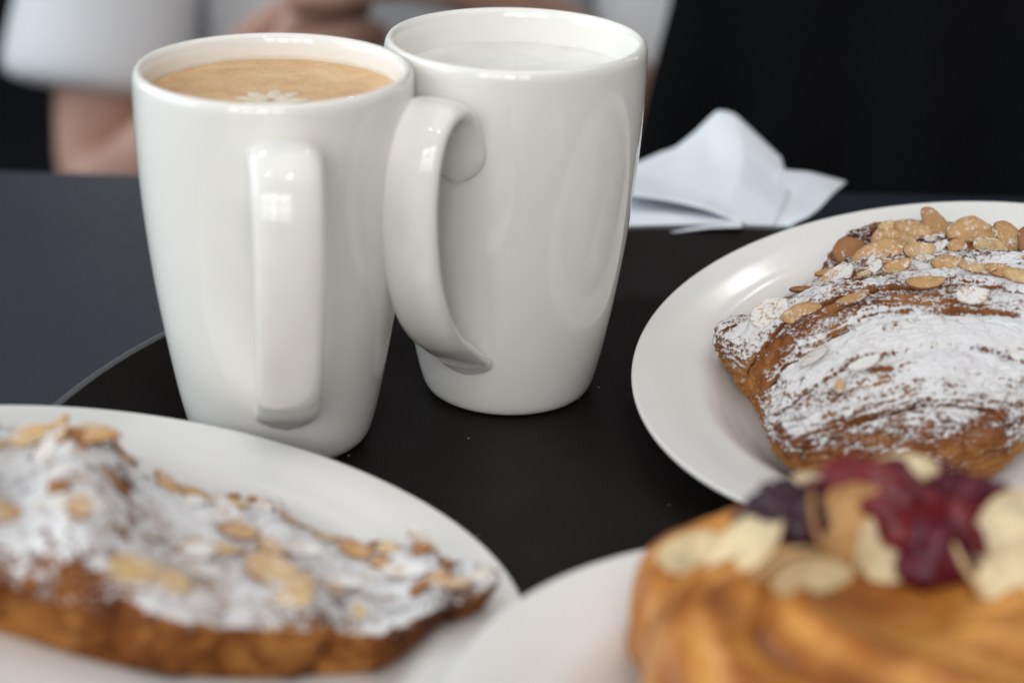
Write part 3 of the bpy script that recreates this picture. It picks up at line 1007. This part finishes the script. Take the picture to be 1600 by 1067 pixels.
def sheet(rows, n=44, m=60, thick=0.0007, seed=0, crease=0.0011):
    rows = A(rows, float)
    def poly(pts, k):
        pts = A(pts, float)
        d = np.r_[0, np.cumsum(np.linalg.norm(np.diff(pts, axis=0), axis=1))]
        q = np.linspace(0, d[-1], k)
        return np.stack([np.interp(q, d, pts[:, c]) for c in range(3)], 1)
    R1 = np.stack([0.75 * poly(rr, m) + 0.25 * spline(rr, m) for rr in rows])
    P = np.stack([spline(R1[:, j], n) for j in range(m)], 1)
    fold = np.abs((P[..., 0] * 0.8 + P[..., 1] * 0.6) * 55 % 2 - 1) + 0.6 * np.abs((P[..., 0] * 0.5 - P[..., 1] * 0.87) * 38 % 2 - 1)
    P[..., 2] += crease * (fold - 0.7)
    N = normals(P)
    Q = P + N * thick
    V = np.vstack([P.reshape(-1, 3), Q.reshape(-1, 3)])
    idx = np.arange(n * m).reshape(n, m)
    f = np.stack([idx[:-1, :-1], idx[1:, :-1], idx[1:, 1:], idx[:-1, 1:]], -1).reshape(-1, 4)
    F = f.tolist() + (f[:, ::-1] + n * m).tolist()
    ring = np.r_[idx[0], idx[1:, -1], idx[-1, -2::-1], idx[-2:0:-1, 0]]
    for a, b in zip(ring, np.roll(ring, -1)):
        F.append((a, b, b + n * m, a + n * m))
    return mesh_np('paper_napkin', V, F)


def napkin(rows, label, seed, **kw):
    o = link('paper_napkin', sheet(rows, seed=seed, **kw), MAT_PAPER)
    tag(o, label, 'napkin', 'white paper napkins behind the tray')


napkin([[(0.0404, 0.7440, 0.0176), (0.0643, 0.7450, 0.0192), (0.0894, 0.7460, 0.0219)],
        [(0.0414, 0.7680, 0.0172), (0.0659, 0.7680, 0.0179), (0.0913, 0.7640, 0.0194)],
        [(0.0427, 0.8000, 0.0140), (0.0683, 0.8000, 0.0136), (0.0941, 0.7900, 0.0149)]],
       'flat white paper napkin, lowest of the pile on the tray edge', 3)
napkin([[(0.0400, 0.7750, 0.0246), (0.0604, 0.7680, 0.0237), (0.0753, 0.7600, 0.0236), (0.0879, 0.7560, 0.0211), (0.1016, 0.7510, 0.0178)],
        [(0.0411, 0.8000, 0.0213), (0.0654, 0.8050, 0.0232), (0.0818, 0.8100, 0.0260), (0.0941, 0.8000, 0.0284), (0.1121, 0.7850, 0.0227)],
        [(0.0417, 0.8150, 0.0204), (0.0682, 0.8300, 0.0267), (0.0866, 0.8450, 0.0391), (0.0941, 0.8420, 0.0384), (0.1128, 0.8200, 0.0267)]],
       'white paper napkin with one corner curling up beside the mug', 5)
napkin([[(0.0930, 0.7550, 0.0189), (0.1043, 0.7520, 0.0175), (0.1172, 0.7620, 0.0209)],
        [(0.1045, 0.7800, 0.0220), (0.1155, 0.7850, 0.0220), (0.1299, 0.7900, 0.0193)],
        [(0.1088, 0.8000, 0.0282), (0.1231, 0.8050, 0.0248), (0.1398, 0.8100, 0.0202)]],
       'small folded white napkin corner pointing right above the plate', 8)


# ------------------------------------------------------------------ people behind the table
def cloth(name, col, col2, rough=0.85, sheen=0.1, spec=0.25):
    t = NT(name)
    t.color(t.ramp(t.noise(14, 4), [(0.3, col), (0.7, col2)]))
    t.set(Roughness=rough, Sheen_Weight=sheen, Specular_IOR_Level=spec)
    t.bump(t.noise(420, 3), 0.0006, 0.5)
    return t.m


def skin_mat():
    t = NT('skin')
    t.color(t.ramp(t.noise(18, 4), [(0.3, (0.38, 0.215, 0.160)), (0.7, (0.47, 0.285, 0.220))]))
    t.set(Roughness=0.5, Subsurface_Weight=0.2, Subsurface_Scale=0.008, Subsurface_Radius=(1, 0.35, 0.2))
    t.bump(t.noise(300, 3), 0.0003, 0.4)
    return t.m


MAT_SKIN = skin_mat()
MAT_TEE = cloth('white cotton', (0.62, 0.63, 0.655), (0.68, 0.69, 0.71))
MAT_TROUSER = cloth('taupe trousers', (0.16, 0.14, 0.13), (0.20, 0.18, 0.165))
MAT_BLACK = cloth('black coat wool', (0.0040, 0.0042, 0.0048), (0.0060, 0.0061, 0.0066), 0.95, 0.0, 0.03)
MAT_HAIR = simple('brown hair', (0.03, 0.016, 0.010), 0.6)


def skinned(name, chains, root, mat, parent, sub=2):
    """One continuous surface grown over chains of (point, radius); chains share joints by position."""
    V, E_, R, key = [], [], [], {}

    def vid(p, r):
        k = tuple(round(c, 4) for c in p)
        if k not in key:
            key[k] = len(V)
            V.append(p)
            R.append(r)
        return key[k]
    for ch in chains:
        ids = [vid(p, r) for p, r in ch]
        E_ += list(zip(ids[:-1], ids[1:]))
    me_ = bpy.data.meshes.new(name)
    me_.from_pydata(V, E_, [])
    o = bpy.data.objects.new(name, me_)
    COL.objects.link(o)
    sk = o.modifiers.new('skin', 'SKIN')
    sk.use_smooth_shade = True
    for i, sv in enumerate(me_.skin_vertices[0].data):
        sv.radius = (R[i], R[i]) if not isinstance(R[i], tuple) else R[i]
        sv.use_root = (V[i] == root)
    su = o.modifiers.new('subdivision', 'SUBSURF')
    su.levels = su.render_levels = sub
    dg = bpy.context.evaluated_depsgraph_get()
    nm = bpy.data.meshes.new_from_object(o.evaluated_get(dg))
    bpy.data.objects.remove(o)
    nm.name = name
    nm.materials.clear()
    return link(name, nm, mat, parent)


def arm_chain(sh, el, wr, side):
    m = tuple((a + b) / 2 for a, b in zip(sh, el))
    f = tuple((a + b) / 2 for a, b in zip(el, wr))
    return [(sh, 0.052), (m, 0.047), (el, 0.042), (f, 0.036), (wr, 0.026)]


def hand_chains(wr, direc, palm_n, side):
    """Palm plus five curled fingers leaving it; direc points along the hand, palm_n out of the back of it."""
    d = Vector(direc).normalized()
    nrm = Vector(palm_n)
    nrm = (nrm - d * nrm.dot(d)).normalized()
    w = d.cross(nrm) * side
    W0 = Vector(wr)
    palm = W0 + d * 0.045
    out = [[(tuple(wr), 0.025), (tuple(palm), 0.024)]]
    for k, (off, ln) in enumerate(((-0.030, 0.030), (-0.010, 0.034), (0.011, 0.031), (0.031, 0.025))):
        b = W0 + d * 0.085 + w * off
        p1 = b + d * ln * 0.8 - nrm * ln * 0.55
        p2 = p1 + d * ln * 0.1 - nrm * ln * 0.75
        p3 = p2 - d * ln * 0.45 - nrm * ln * 0.25
        out.append([(tuple(palm), 0.024), (tuple(b), 0.0115), (tuple(p1), 0.0098), (tuple(p2), 0.0090), (tuple(p3), 0.0078)])
    tb = W0 + d * 0.030 - w * 0.036 - nrm * 0.008
    t1 = tb + d * 0.030 - w * 0.012 - nrm * 0.014
    t2 = t1 + d * 0.024 + w * 0.010 - nrm * 0.010
    out.append([(tuple(palm), 0.024), (tuple(tb), 0.0125), (tuple(t1), 0.0108), (tuple(t2), 0.0090)])
    return out


# seated person in a white shirt, facing the table
px_, py_ = -0.10, 1.46
pel, bel, che, nec = (px_, py_ + 0.03, -0.31), (px_, py_ + 0.03, -0.12), (px_, py_ + 0.02, 0.08), (px_, py_, 0.235)
shR, elR, wrR = (px_ - 0.175, py_ - 0.01, 0.165), (px_ - 0.190, py_ - 0.110, -0.185), (px_ - 0.100, py_ - 0.190, -0.095)
shL, elL, wrL = (px_ + 0.175, py_ - 0.01, 0.165), (px_ + 0.232, py_ - 0.110, -0.160), (px_ + 0.070, py_ - 0.190, 0.005)
hips = [((px_ + s * 0.085, py_ - 0.02, -0.31), (px_ + s * 0.11, py_ - 0.40, -0.285), (px_ + s * 0.12, py_ - 0.43, -0.62), (px_ + s * 0.12, py_ - 0.42, -0.70)) for s in (-1, 1)]
person = empty('person', (px_, py_, -0.755))
inv = Matrix.Translation(person.location).inverted()
ch = [[(pel, (0.13, 0.10)), (bel, (0.115, 0.085)), (che, (0.135, 0.095)), ((px_, py_ + 0.01, 0.185), (0.10, 0.07)), (nec, 0.05), ((px_, py_ - 0.01, 0.30), 0.060), ((px_, py_ - 0.015, 0.36), 0.080), ((px_, py_ - 0.01, 0.43), 0.066)]]
ch += [[((px_, py_ + 0.01, 0.185), (0.10, 0.07))] + arm_chain(shR, elR, wrR, -1), [((px_, py_ + 0.01, 0.185), (0.10, 0.07))] + arm_chain(shL, elL, wrL, 1)]
for hp in hips:
    ch.append([(pel, (0.13, 0.10)), (hp[0], 0.085), (hp[1], 0.056), (hp[2], 0.036), (hp[3], 0.036), ((hp[3][0], hp[3][1] - 0.13, -0.715), 0.03)])
ch += hand_chains(wrR, (0.80, -0.35, 0.55), (-0.25, -0.85, 0.45), 1)
ch += hand_chains(wrL, (-0.85, -0.30, 0.20), (0.25, -0.85, 0.45), -1)
parts = [skinned('body', ch, pel, MAT_SKIN, person)]
lerp = lambda a, b, t: tuple(x + (y - x) * t for x, y in zip(a, b))
tee = [[(pel, (0.175, 0.125)), (bel, (0.178, 0.118)), (che, (0.176, 0.118)), ((px_, py_ + 0.01, 0.185), (0.115, 0.085)), ((px_, py_, 0.222), 0.068)]]
for sh, el, fr_, dx in ((shR, elR, 0.745, -0.010), (shL, elL, 0.86, 0.012)):
    h0, h1 = lerp(sh, el, fr_), lerp(sh, el, fr_ + 0.05)
    tee.append([((px_, py_ + 0.01, 0.185), (0.115, 0.085)), (sh, 0.066), (lerp(sh, el, 0.45), 0.064), ((h0[0] + dx, h0[1], h0[2]), 0.074), ((h1[0] + dx * 1.1, h1[1], h1[2]), 0.077)])
parts.append(skinned('shirt', tee, pel, MAT_TEE, person))
trs = [[(pel, (0.145, 0.115)), (hp[0], 0.098), (hp[1], 0.068), (hp[2], 0.052), (lerp(hp[2], hp[3], 0.6), 0.052)] for hp in hips]
parts.append(skinned('trousers', trs, pel, MAT_TROUSER, person))
parts.append(skinned('hair', [[((px_, py_ + 0.02, 0.34), 0.078), ((px_, py_ + 0.015, 0.40), 0.084), ((px_, py_ + 0.01, 0.45), 0.066)]], (px_, py_ + 0.02, 0.34), MAT_HAIR, person))
for o in parts:
    o.matrix_parent_inverse = inv
tag(person, 'blurred seated person in a white short-sleeved shirt, hands held together, behind the mugs', 'person')

# lounge chair under the seated person
chair = empty('lounge_chair', (px_, py_, -0.755))
MAT_CHAIR = cloth('navy chair fabric', (0.006, 0.009, 0.016), (0.008, 0.011, 0.018), 0.9, 0.0, 0.05)
cp = [rounded_slab('seat', px_ - 0.30, px_ + 0.30, py_ - 0.28, py_ + 0.22, -0.53, -0.455, 0.02, MAT_CHAIR), rounded_slab('backrest', px_ - 0.30, px_ + 0.30, py_ + 0.205, py_ + 0.27, -0.454, 0.06, 0.02, MAT_CHAIR)]
for lx in (-0.26, 0.26):
    for ly in (-0.24, 0.18):
        q = lathe('leg', [(0.0, -0.5305), (0.018, -0.5305), (0.012, -0.755), (0.0, -0.755)], 16)
        o = link('leg', q, MAT_LEG)
        o.location = (px_ + lx, py_ + ly, 0)
        cp.append(o)
for o in cp:
    o.parent = chair
    o.matrix_parent_inverse = Matrix.Translation(chair.location).inverted()
tag(chair, 'dark navy lounge chair behind the seated person in white', 'chair')

# standing person in black at the right
qx, qy = 0.338, 1.15
black = empty('person', (qx, qy, -0.755))
inv2 = Matrix.Translation(black.location).inverted()
bp, bc, bn = (qx, qy, 0.12), (qx, qy, 0.42), (qx, qy, 0.66)
bch = [[(bp, (0.14, 0.10)), ((qx, qy, 0.26), (0.12, 0.09)), (bc, (0.14, 0.10)), ((qx, qy, 0.56), (0.10, 0.07)), (bn, 0.048), ((qx, qy - 0.01, 0.74), 0.062), ((qx, qy - 0.015, 0.80), 0.08), ((qx, qy - 0.01, 0.87), 0.066)]]
for s in (-1, 1):
    sh, el, wr = (qx + s * 0.18, qy, 0.54), (qx + s * 0.235, qy + 0.06, 0.25), (qx + s * 0.12, qy + 0.17, 0.22)
    bch.append([((qx, qy, 0.56), (0.10, 0.07))] + arm_chain(sh, el, wr, s))
    bch += hand_chains(wr, (-s * 0.8, 0.3, 0.0), (0, 0.9, 0.2), -s)
    bch.append([(bp, (0.14, 0.10)), ((qx + s * 0.085, qy, 0.04), 0.085), ((qx + s * 0.09, qy, -0.29), 0.058), ((qx + s * 0.09, qy + 0.02, -0.66), 0.038), ((qx + s * 0.09, qy + 0.02, -0.70), 0.036), ((qx + s * 0.10, qy - 0.12, -0.715), 0.03)])
bparts = [skinned('body', bch, bp, MAT_SKIN, black)]


def coat():
    n, m = 120, 60
    t = np.linspace(0, 2 * np.pi, n, endpoint=False)[:, None]
    z = np.linspace(0.60, -0.42, m)[None]
    rx = np.interp(z, [-0.42, -0.1, 0.12, 0.28, 0.45, 0.55, 0.60], [0.290, 0.262, 0.235, 0.205, 0.225, 0.190, 0.090])
    ry = np.interp(z, [-0.42, -0.1, 0.12, 0.28, 0.45, 0.55, 0.60], [0.215, 0.190, 0.160, 0.140, 0.150, 0.115, 0.075])
    fold = sstep(0.25, -0.15, z) * (0.020 * np.sin(9 * t + 2.2 * np.sin(2 * t + 1) + 3 * z) + 0.010 * np.sin(17 * t + 4 * z))
    P = np.stack([qx + (rx + fold) * np.cos(t), qy + (ry + fold) * np.sin(t), z + 0 * t], -1)
    return mesh_grid('coat', P, close_u=True)


bparts.append(link('coat', coat(), MAT_BLACK, black))
for s in (-1, 1):
    sh, el = (qx + s * 0.18, qy, 0.54), (qx + s * 0.235, qy + 0.06, 0.25)
    wr = (qx + s * 0.12, qy + 0.17, 0.22)
    bparts.append(skinned('sleeve', [[(sh, 0.068), (lerp(sh, el, 0.5), 0.060), (el, 0.055), (lerp(el, wr, 0.8), 0.045)]], sh, MAT_BLACK, black))
bparts.append(skinned('hair', [[((qx, qy + 0.02, 0.78), 0.078), ((qx, qy + 0.015, 0.84), 0.084), ((qx, qy + 0.01, 0.89), 0.066)]], (qx, qy + 0.02, 0.78), MAT_HAIR, black))
for o in bparts:
    o.matrix_parent_inverse = inv2
tag(black, 'blurred standing person in a long black coat behind the right-hand plate', 'person')
